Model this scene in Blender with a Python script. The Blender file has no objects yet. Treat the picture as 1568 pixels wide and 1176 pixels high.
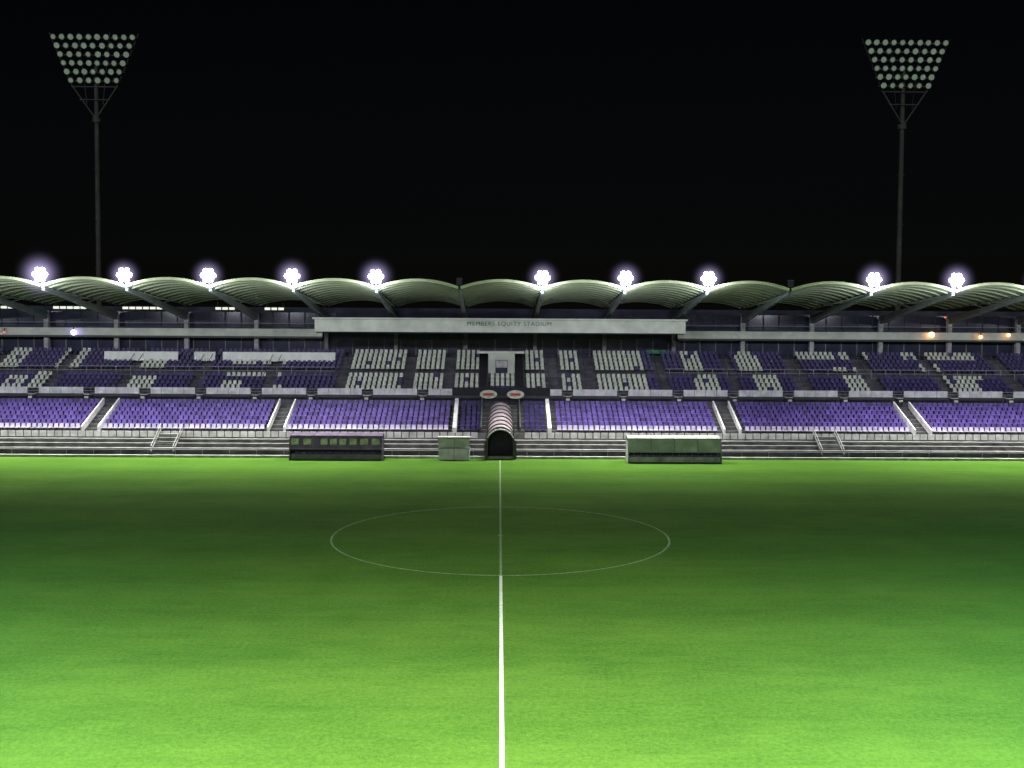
import bpy, math, random, bmesh
from mathutils import Vector, Matrix
random.seed(7)
S=bpy.context.scene
for n,v in (('view_transform','Standard'),('look','None')):
    try: setattr(S.view_settings,n,v)
    except Exception: pass
S.view_settings.exposure=0

# ------------------------------------------------------------ materials
def mat(name,col,rough=0.7,var=0.15,scale=3.0,emit=None,es=0.0,metal=0.0,bump=0.0,spec=0.3):
    m=bpy.data.materials.new(name); m.use_nodes=True
    nt=m.node_tree; b=nt.nodes['Principled BSDF']
    b.inputs['Roughness'].default_value=rough; b.inputs['Metallic'].default_value=metal
    b.inputs['Specular IOR Level'].default_value=spec
    geo=nt.nodes.new('ShaderNodeNewGeometry')
    no=nt.nodes.new('ShaderNodeTexNoise'); no.inputs['Scale'].default_value=scale; no.inputs['Detail'].default_value=4
    nt.links.new(geo.outputs['Position'],no.inputs['Vector'])
    r=nt.nodes.new('ShaderNodeValToRGB')
    r.color_ramp.elements[0].position=0.3; r.color_ramp.elements[1].position=0.7
    r.color_ramp.elements[0].color=tuple(c*(1-var) for c in col)+(1,)
    r.color_ramp.elements[1].color=tuple(min(1,c*(1+var)) for c in col)+(1,)
    nt.links.new(no.outputs['Fac'],r.inputs['Fac'])
    nt.links.new(r.outputs['Color'],b.inputs['Base Color'])
    if emit:
        b.inputs['Emission Color'].default_value=tuple(emit)+(1,); b.inputs['Emission Strength'].default_value=es
        try: m.cycles.emission_sampling='NONE'
        except Exception: pass
    return m
M={}
M['conc']=mat('concrete',(0.16,0.16,0.165),0.9,0.45,1.2)
M['concl']=mat('light_concrete',(0.34,0.34,0.34),0.9,0.35,1.5)
M['concd']=mat('dark_concrete',(0.08,0.08,0.09),0.9,0.45,0.9)
M['white']=mat('white_painted_wall',(0.60,0.58,0.62),0.6,0.28,1.3)
M['beige']=mat('cream_fascia',(0.50,0.52,0.45),0.6,0.16,0.8)
M['roof']=mat('roof_sheet',(0.115,0.135,0.08),0.6,0.2,0.6)
M['rooft']=mat('roof_top_sheet',(0.3,0.3,0.3),0.6,0.2,0.6)
M['rib']=mat('roof_purlin',(0.15,0.18,0.10),0.5,0.15,1)
M['rim']=mat('roof_edge_trim',(0.50,0.58,0.34),0.5,0.15,1)
M['arm']=mat('painted_steel_arm',(0.10,0.12,0.11),0.5,0.2,1)
M['steel']=mat('galvanised_steel',(0.27,0.28,0.28),0.45,0.2,2)
M['mast']=mat('weathered_mast_steel',(0.16,0.165,0.15),0.6,0.2,1)
M['steeld']=mat('dark_steel',(0.05,0.055,0.06),0.5,0.2,2)
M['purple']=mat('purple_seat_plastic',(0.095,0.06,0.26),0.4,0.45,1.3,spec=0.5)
M['purplel']=mat('overlit_lilac_seat_plastic',(0.42,0.38,0.54),0.4,0.35,1.6,spec=0.6)  # pale tone stands in for purple seats overexposed by the lamps
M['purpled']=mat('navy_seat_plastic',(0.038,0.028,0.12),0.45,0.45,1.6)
M['wseat']=mat('white_seat_plastic',(0.48,0.52,0.43),0.45,0.25,2.3)
M['cloth']=mat('white_cloth',(0.78,0.80,0.74),0.9,0.08,1.5)
M['void']=mat('dark_sheet',(0.02,0.02,0.025),0.8,0.3,1)
M['glass']=mat('tinted_window_glass',(0.03,0.035,0.06),0.2,0.3,0.7,spec=0.4)
M['wallb']=mat('rear_wall_panel',(0.05,0.055,0.08),0.7,0.35,0.6)
M['lens']=mat('lit_lamp_lens',(0.9,0.9,0.95),0.3,0.0,1,(0.9,0.88,1.0),40)
M['mlens']=mat('mast_lamp_lens',(0.30,0.36,0.30),0.25,0.3,0.6,(0.66,0.88,0.62),0.15)  # weak emission stands in for light reflected by the mast lenses
M['batten']=mat('batten_lamp',(0.8,0.8,0.7),0.4,0.0,1,(0.85,0.9,0.75),0.9)
M['amber']=mat('amber_bulb',(0.8,0.5,0.2),0.4,0.0,1,(1.0,0.42,0.12),9)
M['violet']=mat('violet_bulb',(0.5,0.4,0.8),0.4,0.0,1,(0.45,0.35,1.0),7)
M['redl']=mat('red_bulb',(0.8,0.2,0.1),0.4,0.0,1,(1.0,0.12,0.05),2)
M['green']=mat('exit_sign_green',(0.03,0.16,0.08),0.5,0.0,1,(0.05,0.5,0.3),0.03)
M['red']=mat('red_paint',(0.5,0.05,0.05),0.5,0.1,2)
M['tun']=mat('tunnel_fabric',(0.28,0.23,0.26),0.6,0.35,1.5)
M['poly']=mat('polycarbonate_panel',(0.40,0.48,0.36),0.3,0.3,0.9,spec=0.5)
M['polyd']=mat('dark_purple_panel',(0.10,0.075,0.13),0.35,0.4,1.4,spec=0.5)
M['olive']=mat('sponsor_panel',(0.17,0.24,0.11),0.4,0.4,3)
M['asph']=mat('asphalt',(0.05,0.05,0.05),0.95,0.3,0.5)
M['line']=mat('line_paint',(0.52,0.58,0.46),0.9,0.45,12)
M['linef']=mat('faint_line_paint',(0.16,0.25,0.11),0.9,0.5,5)  # duller, greener tone for the far halfway line and circle
M['bin']=mat('bin_plastic',(0.03,0.03,0.04),0.5,0.2,4)

# ------------------------------------------------------------ mesh builder
class MB:
    def __init__(s): s.v=[]; s.f=[]; s.mi=[]; s.mats=[]
    def m(s,k):
        if k not in s.mats: s.mats.append(k)
        return s.mats.index(k)
    def poly(s,pts,faces,k):
        o=len(s.v); s.v+= [tuple(p) for p in pts]; i=s.m(k)
        for f in faces: s.f.append(tuple(o+a for a in f)); s.mi.append(i)
    def hexa(s,p,k):
        s.poly(p,[(0,3,2,1),(4,5,6,7),(0,1,5,4),(1,2,6,5),(2,3,7,6),(3,0,4,7)],k)
    def box(s,x0,x1,y0,y1,z0,z1,k):
        s.hexa([(x0,y0,z0),(x1,y0,z0),(x1,y1,z0),(x0,y1,z0),(x0,y0,z1),(x1,y0,z1),(x1,y1,z1),(x0,y1,z1)],k)
    def beam(s,p,q,w,h,k,w2=None,h2=None):
        p=Vector(p);q=Vector(q);d=(q-p).normalized()
        up=Vector((0,0,1)) if abs(d.z)<0.95 else Vector((0,1,0))
        a=d.cross(up).normalized(); b=a.cross(d).normalized()
        w2=w if w2 is None else w2; h2=h if h2 is None else h2
        P=[p+a*sx*w/2+b*sz*h/2 for sx,sz in((-1,-1),(1,-1),(1,1),(-1,1))]+[q+a*sx*w2/2+b*sz*h2/2 for sx,sz in((-1,-1),(1,-1),(1,1),(-1,1))]
        s.hexa(P,k)
    def cyl(s,p,q,r,k,n=10,r2=None):
        p=Vector(p);q=Vector(q);d=(q-p).normalized()
        up=Vector((0,0,1)) if abs(d.z)<0.95 else Vector((0,1,0))
        a=d.cross(up).normalized(); b=a.cross(d).normalized(); r2=r if r2 is None else r2
        P=[p+(a*math.cos(t)+b*math.sin(t))*r for t in [2*math.pi*i/n for i in range(n)]]
        P+=[q+(a*math.cos(t)+b*math.sin(t))*r2 for t in [2*math.pi*i/n for i in range(n)]]
        F=[(i,(i+1)%n,n+(i+1)%n,n+i) for i in range(n)]+[tuple(range(n-1,-1,-1)),tuple(range(n,2*n))]
        s.poly(P,F,k)
    def prof(s,pts,x0,x1,k):
        n=len(pts); P=[(x0,y,z) for y,z in pts]+[(x1,y,z) for y,z in pts]
        s.poly(P,[(i,n+i,n+i+1,i+1) for i in range(n-1)],k)
    def obj(s,name,parent=None,smooth=False):
        me=bpy.data.meshes.new(name); me.from_pydata(s.v,[],s.f)
        for k in s.mats: me.materials.append(M[k])
        me.polygons.foreach_set('material_index',s.mi)
        if smooth: me.polygons.foreach_set('use_smooth',[True]*len(s.f))
        me.update()
        o=bpy.data.objects.new(name,me); S.collection.objects.link(o)
        if parent: o.parent=parent
        return o
def empty(name,loc=(0,0,0)):
    o=bpy.data.objects.new(name,None); o.location=loc; S.collection.objects.link(o); return o
H=11.1
def Z(y,d): return H-d*math.tan(math.atan((y-588)/1550)+0.0502)

# ------------------------------------------------------------ ground + pitch
b=MB(); b.poly([(-900,-300,0),(900,-300,0),(900,1500,0),(-900,1500,0)],[(0,1,2,3)],'asph'); b.obj('ground')
g=bpy.data.materials.new('turf'); g.use_nodes=True; nt=g.node_tree; B=nt.nodes['Principled BSDF']
B.inputs['Roughness'].default_value=1; B.inputs['Specular IOR Level'].default_value=0.03
geo=nt.nodes.new('ShaderNodeNewGeometry')
def noise(sc,det,vec=None,rough=0.6):
    n=nt.nodes.new('ShaderNodeTexNoise'); n.inputs['Scale'].default_value=sc; n.inputs['Detail'].default_value=det; n.inputs['Roughness'].default_value=rough
    nt.links.new(vec or geo.outputs['Position'],n.inputs['Vector']); return n
mp=nt.nodes.new('ShaderNodeMapping'); mp.inputs['Scale'].default_value=(0.35,1,1); nt.links.new(geo.outputs['Position'],mp.inputs['Vector'])
n1=noise(0.12,3); n2=noise(6,6,rough=0.95); n3=noise(1.3,4,mp.outputs['Vector'])
r=nt.nodes.new('ShaderNodeValToRGB'); e=r.color_ramp.elements
e[0].position=0.40; e[0].color=(0.029,0.088,0.011,1); e[1].position=0.59; e[1].color=(0.080,0.166,0.022,1)
def math_(op,a,bv):
    m=nt.nodes.new('ShaderNodeMath'); m.operation=op
    for i,x in enumerate((a,bv)):
        if isinstance(x,(int,float)): m.inputs[i].default_value=x
        else: nt.links.new(x,m.inputs[i])
    return m.outputs[0]
w=nt.nodes.new('ShaderNodeTexWave'); w.bands_direction='Y'; w.inputs['Scale'].default_value=0.055; w.inputs['Distortion'].default_value=0.6; w.inputs['Detail'].default_value=1
nt.links.new(geo.outputs['Position'],w.inputs['Vector'])
f=math_('ADD',math_('MULTIPLY',n1.outputs['Fac'],0.16),math_('MULTIPLY',n2.outputs['Fac'],0.66))
f=math_('ADD',f,math_('MULTIPLY',n3.outputs['Fac'],0.15)); f=math_('ADD',f,math_('MULTIPLY',w.outputs['Fac'],0.03))
nt.links.new(f,r.inputs['Fac']); nt.links.new(r.outputs['Color'],B.inputs['Base Color'])
M['turf']=g
b=MB(); b.poly([(-75,18,0.004),(75,18,0.004),(75,88.9,0.004),(-75,88.9,0.004)],[(0,1,2,3)],'turf'); b.obj('grass_pitch')
# markings
D=55
b=MB()
z=0.009
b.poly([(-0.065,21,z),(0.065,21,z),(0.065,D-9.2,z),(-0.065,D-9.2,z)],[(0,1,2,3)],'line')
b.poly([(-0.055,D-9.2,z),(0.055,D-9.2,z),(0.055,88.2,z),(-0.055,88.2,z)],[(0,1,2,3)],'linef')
z=0.013;n=128;P=[];F=[]
for i in range(n):
    t=2*math.pi*i/n
    P+=[(9.09*math.cos(t),D+9.09*math.sin(t),z),(9.20*math.cos(t),D+9.20*math.sin(t),z)]
    j=(i+1)%n; F.append((2*i,2*i+1,2*j+1,2*j))
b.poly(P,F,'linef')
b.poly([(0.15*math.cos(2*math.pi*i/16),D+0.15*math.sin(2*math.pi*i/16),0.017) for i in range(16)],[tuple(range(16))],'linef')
b.poly([(-52,20.9,0.017),(52,20.9,0.017),(52,21.02,0.017),(-52,21.02,0.017)],[(0,1,2,3)],'line')
b.obj('pitch_markings')

# ------------------------------------------------------------ grandstand
G=empty('football_grandstand')
X0,X1=-72,72
b=MB()
LR=7; ly=[93+0.75*i for i in range(LR)]; lz=[1.75+0.33*i for i in range(LR)]
b.box(X0,X1,88.9,89.25,0,0.22,'concl')
b.prof([(89.25,0.06),(90.0,0.06),(90.0,0.70)],X0,X1,'concd')
b.prof([(90.0,0.70),(90.8,0.70),(90.8,1.05),(91.5,1.05),(91.5,1.38),(92.2,1.38)],X0,X1,'conc')
b.box(X0,X1,92.24,92.32,1.3,1.96,'conc')
pts=[(92.32,1.75),(93,1.75)]
for i in range(LR):
    pts+= [(ly[i],lz[i]),(ly[i]+0.75,lz[i])]
pts+=[(98.25,4.05),(99.4,4.05),(99.4,4.85)]
b.prof(pts,X0,X1,'concd')
b.obj('lower_terrace',G)
b=MB(); x=X0
while x<X1-0.5:
    if abs(x+0.35)>1.9: b.box(x+0.05,x+0.64,92.17,92.235,1.5,2.02,'white')
    x+=0.70
b.obj('front_parapet_panels',G)
b=MB()
for y,zz in ((89.99,0.66),(90.79,1.01),(91.49,1.34)):
    b.box(X0,X1,y-0.03,y+0.02,zz-0.02,zz+0.05,'concl' if zz>1.2 else 'conc')
b.cyl((X0,89.7,0.62),(X1,89.7,0.62),0.03,'steel',6)
x=X0
while x<X1:
    b.cyl((x,89.7,0.06),(x,89.7,0.62),0.03,'steel',6); x+=2.4
b.obj('step_nosings',G)
b=MB()
UR=10; uy=[101+0.8*i for i in range(UR)]; uz=[5.0+0.385*i for i in range(UR)]
pts=[(99.4,4.85),(101,4.86)]
for i in range(UR): pts+=[(uy[i],uz[i]),(uy[i]+0.8,uz[i])]
pts+=[(110.4,uz[-1])]
b.prof(pts,X0,X1,'concd')
b.obj('upper_terrace',G)
lb=[-(7.6+5.43*k) for k in range(12)]; rb=[6.6+5.45*k for k in range(12)]
gaps=sorted(lb+rb)
b=MB()
segs=[]; cur=X0
for gx in gaps:
    if gx>X0+1 and gx<X1-1:
        segs.append((cur,gx-0.55)); cur=gx+0.55
segs.append((cur,X1))
def par(a,c):
    n_=max(1,round((c-a)/1.1)); w_=(c-a)/n_
    for i in range(n_): b.box(a+i*w_+0.015,a+(i+1)*w_-0.015,99.25,99.39,4.98,5.60,'white')
for a,c in segs:
    if a<0<c:
        par(a,-4.7); par(4.9,c); b.box(-4.7,4.9,99.22,99.39,4.6,5.75,'void')
    else: par(a,c)
    b.box(a,c,99.2,99.42,4.70,4.95,'steeld')
b.obj('tier_parapet',G)
b=MB()
for gx in gaps:
    if abs(gx)<70:
        for zz in (5.0,5.25,5.5): b.cyl((gx-0.55,99.33,zz),(gx+0.55,99.33,zz),0.025,'steel',6)
b.obj('gap_rails',G)
for gx in gaps:
    if abs(gx)<70:
        e_=empty('litter_bin',(gx,98.95,4.05)); k=MB()
        k.cyl((0,0,0),(0,0,0.85),0.30,'bin',12,0.36); k.cyl((0,0,0.85),(0,0,0.93),0.40,'steel',12,0.36); k.cyl((0,0,0.93),(0,0,1.12),0.36,'bin',12,0.15)
        k.box(-0.18,0.18,-0.39,-0.33,0.5,0.7,'wseat')
        k.obj('bin_body',e_)
AI=[-55.5,-37.6,-20.6,21.5,39.2,57]
b=MB()
def slopewall(x,w,y0,z0,y1,z1,h,k):
    b.hexa([(x-w/2,y0,z0),(x+w/2,y0,z0),(x+w/2,y1,z1),(x-w/2,y1,z1),(x-w/2,y0,z0+h),(x+w/2,y0,z0+h),(x+w/2,y1,z1+h),(x-w/2,y1,z1+h)],k)
for a in AI:
    for s_ in (-0.75,0.75): slopewall(a+s_,0.14,92.9,1.75,98.2,4.0,0.62,'white')
for x in (-4.2,4.55): slopewall(x,0.34,92.4,1.7,98.2,4.0,0.75,'white')
for x in (-1.75,1.85): slopewall(x,0.12,92.4,1.7,98.2,4.0,0.8,'steeld')
b.obj('aisle_walls',G)
for xs in (-30,29.8):
    b=MB()
    for i in range(6):
        b.box(xs-0.9,xs+0.9,89.9+0.38*i-0.02,89.9+0.38*(i+1)-0.02,0.05,0.28+0.3*i,'conc')
    for s_ in (-1,1):
        slopewall(xs+s_*0.98,0.08,89.7,0.35,92.6,2.1,0.12,'conc'); slopewall(xs+s_*0.98,0.05,89.7,0.85,92.6,2.6,0.05,'steel')
        for t in (0,0.5,1): b.cyl((xs+s_*0.98,89.75+2.8*t,0.3+1.7*t),(xs+s_*0.98,89.75+2.8*t,0.9+1.7*t),0.025,'steel',6)
    b.obj('access_stairs',G)

# ---- seats
UA=[-1.75,1.95,-5.3,5.4,-9.2,9.1,-16.3,16.6,-23.5,23.9,-30.7,31,-38,38.2,-45.2,45.4,-52.5,52.7,-60,60]
WB=[(-15.5,-9.7,5,9),(-15.5,-9.7,0,3),(-8.7,-5.8,5,9),(-8.7,-5.8,0,3),(-4.8,-2.3,5,9),(-4.8,-2.3,0,3),(-1.1,1.35,1,3),(2.5,4.9,5,9),(2.5,4.9,0,3),(5.9,8.5,5,9),(5.9,8.5,0,3),(9.6,15.3,5,9),(9.6,15.3,0,3),
    (19,21.2,5,9),(20,22.2,0,3),(25,27.3,5,9),(25.8,28.4,0,3),(31.2,39.3,8,9),(35,38,5,5),(35.2,37.8,0,3),(43.4,51.2,8,9),(44.3,46.2,5,6),(45,50,3,3),(46,49,0,2),
    (-53,-49.9,5,9),(-50,-47.6,0,2),(-46.2,-43.6,5,9),(-47.3,-44.6,0,3),(-37.8,-35,5,6),(-37.6,-34.8,0,2),(-28.2,-22.4,6,6),(-28.2,-22.6,3,3),(-28,-26.0,0,1),(-24,-22,0,0)]
def seat(b,x,y,z,k,w=0.2):
    q=random.uniform(-0.012,0.012); x+=q; t=random.uniform(-0.02,0.02)
    b.box(x-w,x+w,y+0.28,y+0.64,z+0.40,z+0.45,k)
    b.hexa([(x-w,y+0.64,z+0.36),(x+w,y+0.64,z+0.36),(x+w,y+0.68,z+0.36),(x-w,y+0.68,z+0.36),
            (x-w*0.85,y+0.69+t,z+0.80),(x+w*0.85,y+0.69+t,z+0.80),(x+w*0.85,y+0.725+t,z+0.80),(x-w*0.85,y+0.725+t,z+0.80)],k)
    b.box(x-0.03,x+0.03,y+0.45,y+0.6,z+0.002,z+0.40,'steeld')
b=MB()
for i in range(LR):
    x=-71
    while x<71:
        ok=all(abs(x-a)>1.05 for a in AI) and abs(x+4.2)>0.5 and abs(x-4.55)>0.5 and not(-2.0<x<2.1)
        if ok:
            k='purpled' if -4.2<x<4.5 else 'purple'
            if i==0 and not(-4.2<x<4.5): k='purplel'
            seat(b,x,ly[i],lz[i],k)
        x+=0.5
b.obj('lower_tier_seats')
b=MB()
for i in range(UR):
    x=-71
    while x<71:
        ok=all(abs(x-a)>0.6 for a in UA) and i!=4
        if -1.2<x<1.4 and i>=5: ok=False
        if ok:
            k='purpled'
            for (a,c,r0,r1) in WB:
                if a<=x<=c and r0<=i<=r1: k='wseat'
            if k=='wseat' and random.random()<0.05: k='purpled'
            seat(b,x,uy[i],uz[i],k,0.18)
        x+=0.52
b.obj('upper_tier_seats')
for a,c in ((-41.6,-33.9),(-32.2,-30),(-29.2,-17.4)):
    b=MB(); n=30; P=[];F=[]
    for j in range(n+1):
        x=a+(c-a)*j/n; s_=0.05*math.sin(j*1.7)+0.03*random.random()
        for (yy,zz) in ((106.86,7.98+s_*0.8),(106.88,8.45),(106.9,8.92),(107.02,8.96),(107.1,8.6)):
            P.append((x,yy+s_,zz))
    for j in range(n):
        for q in range(4): F.append((j*5+q,(j+1)*5+q,(j+1)*5+q+1,j*5+q+1))
    b.poly(P,F,'cloth'); b.obj('cloth_banner')
b=MB()
for zz in (0.55,0.95):
    b.cyl((X0,uy[4]+0.3,uz[4]+zz),(-17,uy[4]+0.3,uz[4]+zz),0.03,'steel',6); b.cyl((17,uy[4]+0.3,uz[4]+zz),(X1,uy[4]+0.3,uz[4]+zz),0.03,'steel',6)
x=-71
while x<71:
    if abs(x)>17: b.cyl((x,uy[4]+0.3,uz[4]),(x,uy[4]+0.3,uz[4]+0.95),0.03,'steel',6)
    x+=1.5
for a in UA:
    for s_ in (-0.45,0.45):
        b.beam((a+s_,101,5.9),(a+s_,108.6,9.5),0.05,0.05,'steeld')
b.obj('safety_railing')

# ---- VIP entrance
b=MB()
b.box(-1.25,1.5,105.2,108.9,6.6,8.95,'beige'); b.box(-2.3,2.5,105.6,108.8,8.96,9.2,'beige')
b.box(-0.5,0.75,105.12,105.19,6.95,8.3,'glass'); b.box(-0.46,0.71,105.08,105.115,7.5,8.25,'concl')
for s_ in (-1.75,1.95):
    b.hexa([(s_-0.42,100.9,5.03),(s_+0.42,100.9,5.03),(s_+0.42,108.8,8.95),(s_-0.42,108.8,8.95),(s_-0.42,100.9,5.1),(s_+0.42,100.9,5.1),(s_+0.42,108.8,9.02),(s_-0.42,108.8,9.02)],'void')  # dark sheet over the stairs stands in for a shaded void
b.obj('vip_entrance',G)

# ---- rear building
b=MB()
b.box(X0,X1,110.4,112.5,0,13.75,'wallb')
b.box(-19,19,103.9,110.35,11.15,12.4,'beige')
b.box(-19.2,19.2,103.7,104.0,12.42,12.6,'beige')
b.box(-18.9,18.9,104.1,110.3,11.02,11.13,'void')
for a,c in ((X0,-19.1),(19.1,X1)):
    b.box(a,c,108.9,109.2,10.62,11.42,'beige'); b.box(a,c,108.85,110.35,10.42,10.6,'steeld')
    b.cyl((a,109.05,12.0),(c,109.05,12.0),0.03,'steel',6)
b.obj('rear_building',G)
b=MB()
x=-71
while x<71:
    b.box(x,x+1.55,110.32,110.38,8.75,10.3,'glass')
    if abs(x)>19: b.box(x,x+1.55,110.32,110.38,11.6,13.2,'glass')
    b.box(x+1.57,x+1.68,110.26,110.38,8.6,10.4,'conc')
    x+=1.72
b.obj('rear_windows',G)
b=MB()
for cx in [(-71.25+7.5*k) for k in range(20)]:
    if abs(cx)>19: b.box(cx-0.22,cx+0.22,109.3,109.75,8,12.9,'concl')
    else: b.box(cx-0.2,cx+0.2,109.3,109.75,8,11.0,'conc')
b.obj('columns',G)
c=bpy.data.curves.new('stadium_name_sign','FONT'); c.body='MEMBERS EQUITY STADIUM'; c.size=0.62; c.extrude=0.02; c.align_x='CENTER'; c.space_character=1.15
o=bpy.data.objects.new('stadium_name_sign',c); S.collection.objects.link(o); o.location=(0.9,103.86,11.85); o.rotation_euler=(math.pi/2,0,0); c.materials.append(M['arm']); o.parent=G

# ---- roof
nodes=[-71.25+7.5*k for k in range(20)]
SG=0.66
def rz(y): return 15.1+(13.85-15.1)*(y-91.8)/(112.5-91.8)
b=MB(); nx=14; YS=[91.8+ (112.5-91.8)*j/10 for j in range(11)]
for a in nodes[:-1]:
    P=[];Pt=[]
    for y in YS:
        for i in range(nx+1):
            t=i/nx; x=a+0.12+(7.5-0.24)*t; zz=rz(y)+SG*(1-(2*t-1)**2)
            P.append((x,y,zz)); Pt.append((x,y,zz+0.16))
    N=nx+1; F=[(j*N+i,j*N+i+1,(j+1)*N+i+1,(j+1)*N+i) for j in range(10) for i in range(nx)]
    b.poly(P,F,'roof'); b.poly(Pt,F,'rooft')
    for i in range(nx):
        p=Vector(P[i]);q=Vector(P[i+1]); b.beam(p+Vector((0,-0.05,0.07)),q+Vector((0,-0.05,0.07)),0.16,0.24,'rim')
    for y in [92.9+1.7*k for k in range(11)]:
        for i in range(nx):
            t=i/nx;t2=(i+1)/nx
            f1=lambda t:(a+0.12+7.26*t,y,rz(y)+SG*(1-(2*t-1)**2)-0.07)
            b.beam(f1(t),f1(t2),0.1,0.13,'rib')
b.obj('roof_vaults',G)
b=MB()
for a in nodes:
    b.beam((a,91.9,15.07),(a,112.4,13.82),0.22,0.14,'steeld')
    b.beam((a,92.1,14.85),(a,109.6,12.7),0.26,0.26,'arm',0.36,0.85)
    b.cyl((a,101,13.8),(a-1.6,103.5,14.7),0.06,'arm',6); b.cyl((a,101,13.8),(a+1.6,103.5,14.7),0.06,'arm',6)
b.obj('roof_arms',G)

# ---- roof floodlights
halo=bpy.data.materials.new('lamp_glow_halo'); halo.use_nodes=True; nt=halo.node_tree; nt.nodes.clear()  # emissive volume that paints the glow around each lamp, not scattering haze
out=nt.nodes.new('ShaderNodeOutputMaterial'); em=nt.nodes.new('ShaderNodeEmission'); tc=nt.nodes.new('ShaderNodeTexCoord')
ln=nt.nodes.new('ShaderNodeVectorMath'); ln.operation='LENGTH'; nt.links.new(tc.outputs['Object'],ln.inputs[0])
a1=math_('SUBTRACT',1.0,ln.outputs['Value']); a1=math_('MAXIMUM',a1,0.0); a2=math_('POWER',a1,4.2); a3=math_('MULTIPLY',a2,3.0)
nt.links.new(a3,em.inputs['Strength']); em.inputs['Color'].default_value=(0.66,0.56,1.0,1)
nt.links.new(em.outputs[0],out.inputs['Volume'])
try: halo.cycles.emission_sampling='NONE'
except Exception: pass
hm=bpy.data.meshes.new('glow_halo'); bb=bmesh.new(); bmesh.ops.create_icosphere(bb,subdivisions=2,radius=1.0); bb.to_mesh(hm); bb.free(); hm.materials.append(halo)
def spot(name,loc,tgt,power,half,blend,col,parent):
    l=bpy.data.lights.new(name,'SPOT'); l.energy=power; l.spot_size=math.radians(2*half); l.spot_blend=blend; l.color=col; l.shadow_soft_size=0.3
    o=bpy.data.objects.new(name,l); S.collection.objects.link(o)
    L=Vector(loc); o.location=L-Vector(parent.location); o.rotation_euler=(Vector(tgt)-L).to_track_quat('-Z','Y').to_euler(); o.parent=parent; return o
def heads(k,sy):
    for i in range(7):
        if i==6: dx=dz=0
        else: dx=0.46*math.cos(i*math.pi/3); dz=0.46*math.sin(i*math.pi/3)
        dz+=0.35
        k.cyl((dx,0,dz),(dx,0.34*-sy,dz),0.25,'steeld',10,0.14)
        k.cyl((dx,0.04*sy,dz),(dx,0.0,dz),0.235,'lens',10)
    k.beam((0,0.36*-sy,-0.7),(0,0.36*-sy,0.9),0.08,0.08,'steel'); k.beam((-0.6,0.36*-sy,0.35),(0.6,0.36*-sy,0.35),0.08,0.08,'steel')
skip=(-3.75,26.25)
for a in nodes:
    if any(abs(a-s_)<0.1 for s_ in skip): 
        e_=empty('loudspeaker',(a,91.8,15.3)); k=MB(); k.box(-0.25,0.25,-0.2,0.25,0.1,0.75,'bin'); k.beam((0,0.3,-0.3),(0,0.3,0.5),0.08,0.08,'steeld'); k.obj('speaker_box',e_); continue
    e_=empty('roof_floodlight',(a,91.5,15.75)); k=MB(); heads(k,-1); k.obj('lamp_heads',e_)
    spot('lamp_beam',(a,91.2,14.1),(a,87.4,0),13500,60,1.0,(1.0,1.0,0.84),e_)
    if abs(a)<65:
        sc=1.3 if abs(a+41.25)<0.1 else random.uniform(0.93,1.07)
        hh=bpy.data.objects.new('lamp_glow_halo',hm); S.collection.objects.link(hh); hh.parent=e_; hh.scale=(2.1*sc,1.2,2.1*sc); hh.location=(0,-0.1,0.35)
        l=bpy.data.lights.new('lamp_spill','POINT'); l.energy=1150*random.uniform(0.85,1.15); l.color=(0.84,0.86,1.0); l.shadow_soft_size=0.25
        o=bpy.data.objects.new('lamp_spill',l); S.collection.objects.link(o); o.parent=e_; o.location=(0,-0.75,-1.35)
        l=bpy.data.lights.new('edge_wash','POINT'); l.energy=95; l.color=(0.9,0.92,1.0); l.shadow_soft_size=0.1
        o=bpy.data.objects.new('edge_wash',l); S.collection.objects.link(o); o.parent=e_; o.location=(0,-0.35,-0.42)
e0=empty('lighting_gantry')
k=MB()
k.beam((-72,14.6,17.6),(72,14.6,17.6),0.3,0.3,'steel'); k.beam((-72,14.6,18.8),(72,14.6,18.8),0.3,0.3,'steel')
x=-72
while x<72: k.beam((x,14.6,17.6),(x+1.8,14.6,18.8),0.1,0.1,'steel'); k.beam((x+1.8,14.6,18.8),(x+3.6,14.6,17.6),0.1,0.1,'steel'); x+=3.6
for x in (-72,72): k.beam((x,14.6,0),(x,14.6,17.5),0.5,0.5,'steel')
k.obj('truss',e0)
for a in nodes[3:-3]:
    e_=empty('gantry_floodlight',(a,14.9,17.0)); k=MB(); heads(k,1); k.obj('lamp_heads',e_)
    t=min(1,abs(a+1)/30)
    spot('lamp_beam',(a,15.3,16.8),(a,25.0,0),30000,51.5,1.0,(1.08-0.52*t,0.97,0.82+0.40*t),e_)

# ---- batten lamps & bulbs
b=MB()
for a,c in ((-53.5,-51.4),(-47.3,-43.8),(-40,-35.8),(-30.2,-28.2),(-25,-22.9)):
    x=a
    while x<c: b.box(x,x+0.55,107.9,108.05,13.4,13.65,'batten'); x+=0.72
    b.box(a,c,107.9,108.1,13.67,13.73,'steeld')
    for xx in (a+0.2,c-0.2): b.beam((xx,108,13.7),(xx,108,14.2),0.04,0.04,'steeld')
b.obj('batten_light')
def bulb(x,y,d,r,k,name):
    zz=Z(y,d); e_=empty(name,((x-764)/1550*d,d,zz)); m=MB()
    bb=bmesh.new(); bmesh.ops.create_uvsphere(bb,u_segments=12,v_segments=8,radius=r)
    bb.verts.ensure_lookup_table(); m.poly([v.co[:] for v in bb.verts],[tuple(v.index for v in f.verts) for f in bb.faces],k); bb.free()
    m.cyl((0,0,r*0.8),(0,0,r*0.8+0.3),0.06,'steeld',8); m.beam((0,0,r+0.28),(0,110.3-d,r+0.28),0.06,0.06,'steeld'); m.obj('bulb',e_)
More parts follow.
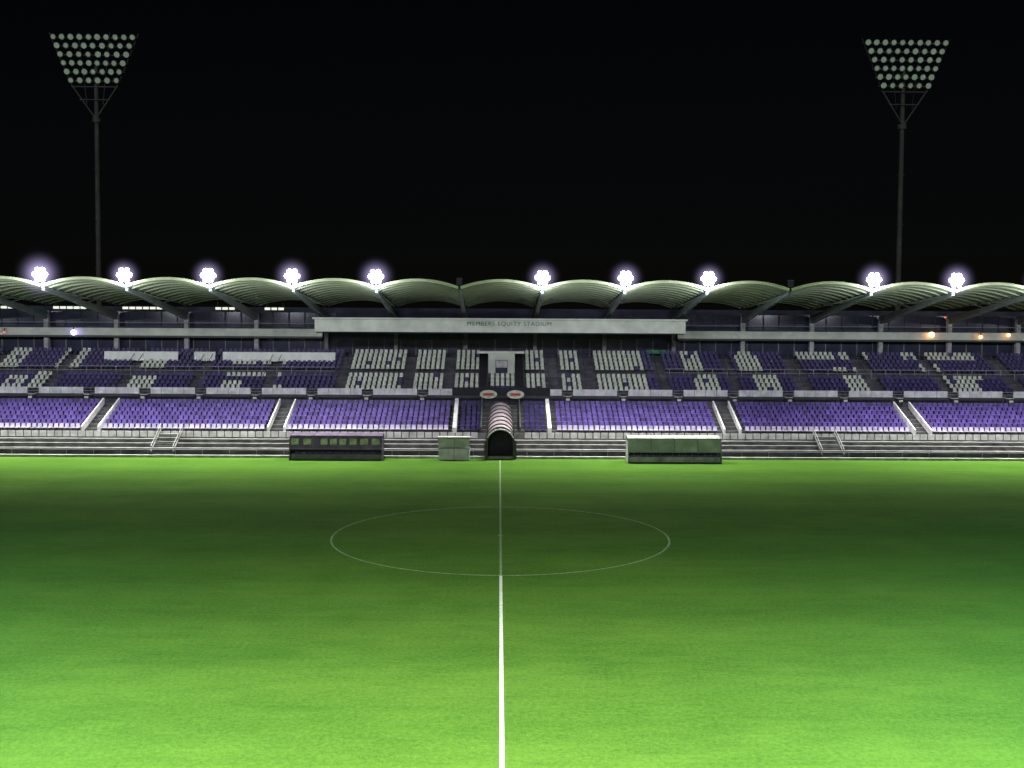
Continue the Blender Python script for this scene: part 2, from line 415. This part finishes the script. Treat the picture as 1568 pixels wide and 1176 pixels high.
bulb(115,513,108.5,0.3,'violet','wall_lamp'); bulb(1427,509,108.5,0.3,'amber','wall_lamp'); bulb(1503,512,108.5,0.18,'amber','wall_lamp'); bulb(1546,509,108.5,0.18,'amber','wall_lamp'); bulb(1447,482,108.5,0.09,'redl','wall_lamp'); bulb(10,513,108.5,0.09,'redl','wall_lamp')
b=MB(); b.box(15.8,18.0,109.6,109.7,8.95,9.35,'green'); b.obj('exit_sign')

# ---- players tunnel
T=empty('players_tunnel',(0,0,0)); b=MB()
n=14; st=18
def ring(s,rad,hh):
    y=88.4+ (98.3-88.4)*s; base=0.0+ (1.75)*max(0,(s-0.25)/0.75)
    return [(0.03+rad*math.cos(math.pi*i/n)*-1,y,base+hh+rad*1.05*math.sin(math.pi*i/n)) for i in range(n+1)],y,base
prev=None
for j in range(st+1):
    s=j/st; rr=1.2 if j%2==0 else 1.14
    pts,y,base=ring(s,rr,1.35)
    pts=[(pts[0][0],y,base)]+pts+[(pts[-1][0],y,base)]
    if prev:
        m_=len(pts); b.poly(prev+pts,[(i,i+1,m_+i+1,m_+i) for i in range(m_-1)],'tun')
    prev=pts
b.obj('barrel_cover',T,True)
b=MB()
for j in range(0,st+1,2):
    s=j/st; pts,y,base=ring(s,1.25,1.35)
    pts=[(pts[0][0],y,base)]+pts+[(pts[-1][0],y,base)]
    wd=0.3 if j==0 else 0.08
    for i in range(len(pts)-1): b.beam(pts[i],pts[i+1],wd,0.1,'white' if (j==0 and 2<i<len(pts)-4) else 'steeld')
b.obj('hoops',T)
b=MB(); pts,y,base=ring(0.12,1.13,1.35); b.poly([(pts[0][0],y,0.02)]+pts+[(pts[-1][0],y,0.02)],[tuple(range(len(pts)+2))],'void'); b.obj('dark_sheet',T)  # flat dark sheet across the barrel stands in for shade inside
for x0 in (-1.15,1.5):
    e_=empty('advertising_board',(x0,98.9,5.0)); b=MB()
    nn=20
    P=[(0.85*math.cos(2*math.pi*i/nn)*(1.0),-0.05,0.42*math.sin(2*math.pi*i/nn)+0.1) for i in range(nn)]; Q=[(p[0],0.03,p[2]) for p in P]
    b.poly(P+Q,[tuple(range(nn))]+[(i,(i+1)%nn,nn+(i+1)%nn,nn+i) for i in range(nn)]+[tuple(range(2*nn-1,nn-1,-1))],'wseat')
    b.box(-0.5,0.5,-0.09,-0.055,0.0,0.22,'red'); b.beam((-0.4,0.06,-0.9),(-0.4,0.06,0.1),0.06,0.06,'steeld'); b.beam((0.4,0.06,-0.9),(0.4,0.06,0.1),0.06,0.06,'steeld')
    b.obj('board_face',e_)

# ---- dugouts
def dugout(xa,xb,y,front,frame,back,seatk):
    e_=empty('team_dugout',((xa+xb)/2,y,0)); W=(xb-xa)/2; b=MB(); n=4
    for i in range(n):
        a=-W+2*W*i/n+0.05; c=-W+2*W*(i+1)/n-0.05
        b.hexa([(a,0,1.0),(c,0,1.0),(c,0.03,1.0),(a,0.03,1.0),(a,0.35,2.05),(c,0.35,2.05),(c,0.38,2.05),(a,0.38,2.05)],front)
        b.hexa([(a,0.4,2.07),(c,0.4,2.07),(c,1.6,2.25),(a,1.6,2.25),(a,0.4,2.1),(c,0.4,2.1),(c,1.6,2.28),(a,1.6,2.28)],front)
    b.obj('canopy_panels',e_)
    b=MB()
    for i in range(n+1):
        x=-W+2*W*i/n
        b.beam((x,-0.02,0.98),(x,0.36,2.08),0.08,0.08,frame); b.beam((x,0.36,2.09),(x,1.62,2.3),0.08,0.08,frame); b.beam((x,1.62,0),(x,1.62,2.3),0.08,0.08,frame)
    for x in (-W,W): 
        b.beam((x,0,0),(x,0,1.0),0.09,0.09,frame); b.box(x-0.02,x+0.02,0.1,1.6,0.05,1.9,back)
    b.beam((-W,-0.02,0.98),(W,-0.02,0.98),0.07,0.09,frame); b.beam((-W,0.36,2.09),(W,0.36,2.09),0.07,0.09,frame)
    b.obj('frame',e_)
    b=MB(); b.box(-W+0.05,W-0.05,1.5,1.56,0.05,2.2,back); b.box(-W,W,0.0,1.5,0.012,0.12,'steeld'); b.box(-W+0.1,W-0.1,0.02,0.06,0.12,0.55,back)
    x=-W+0.4
    while x<W-0.3:
        b.box(x-0.22,x+0.22,0.9,1.35,0.45,0.52,seatk); b.box(x-0.22,x+0.22,1.32,1.4,0.52,1.1,seatk); x+=0.56
    b.beam((-W+0.1,1.1,0.4),(W-0.1,1.1,0.4),0.08,0.08,'steeld')
    b.obj('bench',e_); return e_,W
e_,W=dugout(-18.2,-10.25,87.3,'polyd','polyd','polyd','polyd')
b=MB()
for (a,c) in ((-3.85,-3.2),(-2.8,-2.1),(-1.3,-0.7),(-0.5,0.1),(0.3,0.9),(1.2,1.8),(2.1,2.8),(3.1,3.8)):
    b.hexa([(a,0.07,1.38),(c,0.07,1.38),(c,0.09,1.38),(a,0.09,1.38),(a,0.25,1.85),(c,0.25,1.85),(c,0.27,1.85),(a,0.27,1.85)],'olive')
o=b.obj('sponsor_panels',e_); o.location=(0,-0.05,0)
dugout(11.0,19.0,86.2,'poly','steel','concl','conc')
e_=empty('officials_booth',(-4.0,87.6,0)); b=MB()
b.box(-1.35,-0.03,0,0.9,0.05,1.0,'white'); b.box(0.03,1.35,0,0.9,0.05,1.0,'white')
b.box(-1.4,1.4,-0.05,1.0,1.02,1.09,'steel'); b.box(-1.33,1.33,0.3,0.95,1.1,1.85,'poly')
for x in (-1.35,0,1.35): b.beam((x,0.05,1.1),(x,0.3,1.95),0.07,0.07,'steel')
b.box(-1.42,1.42,0.0,1.1,1.96,2.04,'concl'); b.obj('booth_body',e_)

# ---- floodlight masts
for (mx,dz_) in ((-51.3,-0.45),(51.35,-0.2)):
    dd=130
    e_=empty('floodlight_mast',(mx,dd,0))
    zt=Z(57,dd)+dz_; zb=Z(123,dd)+dz_; zn=Z(187,dd)
    b=MB(); b.cyl((0,0.6,0),(0,0.6,zt-3),0.42,'mast',14,0.28); b.cyl((0,0.6,zn-0.4),(0,0.6,zn+0.2),0.55,'mast',14,0.55)
    for q in range(1,6): b.cyl((0,0.6,zn*q/6),(0,0.6,zn*q/6+0.12),0.47,'mast',14)
    b.obj('mast_shaft',e_)
    b=MB(); L=MB(); cnt=[10,9,8,8,7,6]
    for i in range(6):
        zz=zt+(zb-zt)*i/5; hw=4.95+(2.85-4.95)*i/5
        b.beam((-hw-0.5,0.1,zz-0.1),(hw+0.5,0.1,zz-0.1),0.12,0.12,'mast')
        for j in range(cnt[i]):
            x=-hw+2*hw*j/(cnt[i]-1)+random.uniform(-.04,.04)
            b.cyl((x,0,zz),(x,-0.35,zz-0.12),0.2,'mast',10,0.40); L.cyl((x,-0.35,zz-0.12),(x,-0.39,zz-0.13),random.uniform(0.28,0.36),'mlens',12)
    for s_ in (-1,1):
        b.beam((s_*5.6,0.1,zt+0.5),(s_*2.9,0.1,zb-0.6),0.14,0.14,'steeld'); b.beam((s_*2.9,0.1,zb-0.6),(0,0.3,zn),0.14,0.14,'mast'); b.beam((s_*2.0,0.1,zt+0.5),(s_*1.0,0.1,zb-3),0.1,0.1,'steeld')
    b.beam((-2.9,0.1,zb-0.8),(2.9,0.1,zb-0.8),0.12,0.12,'mast'); b.beam((-1.9,0.1,zb-2.4),(1.9,0.1,zb-2.4),0.12,0.12,'mast')
    b.obj('head_frame',e_); L.obj('lamp_array',e_)

# ------------------------------------------------------------ sky / added fill sun
Wd=bpy.data.worlds.new('World'); S.world=Wd; Wd.use_nodes=True; nt=Wd.node_tree
bg=nt.nodes['Background']; sk=nt.nodes.new('ShaderNodeTexSky'); sk.sky_type='NISHITA'; sk.sun_disc=False
sk.sun_elevation=math.radians(15); sk.sun_rotation=math.radians(188)
nt.links.new(sk.outputs[0],bg.inputs['Color']); bg.inputs['Strength'].default_value=0.0004
s=bpy.data.lights.new('front_fill_sun','SUN'); s.energy=0.30; s.angle=math.radians(3); s.color=(0.95,0.98,1.0)  # added fill from behind the camera, brightens stand and masts
o=bpy.data.objects.new('front_fill_sun',s); S.collection.objects.link(o); o.rotation_euler=Vector((0.15,1,-0.25)).to_track_quat('-Z','Y').to_euler()

# ------------------------------------------------------------ camera
cam=bpy.data.cameras.new('camera'); co=bpy.data.objects.new('camera',cam); S.collection.objects.link(co)
cam.sensor_width=36; cam.lens=36*1550/1568; cam.clip_end=3000; cam.clip_start=0.1
co.location=(-0.13,0,H)
R=Matrix.Rotation(math.radians(-0.74),4,'Z')@Matrix.Rotation(math.radians(90-2.88),4,'X')@Matrix.Rotation(math.radians(0.33),4,'Z')
co.rotation_euler=R.to_euler()
S.camera=co
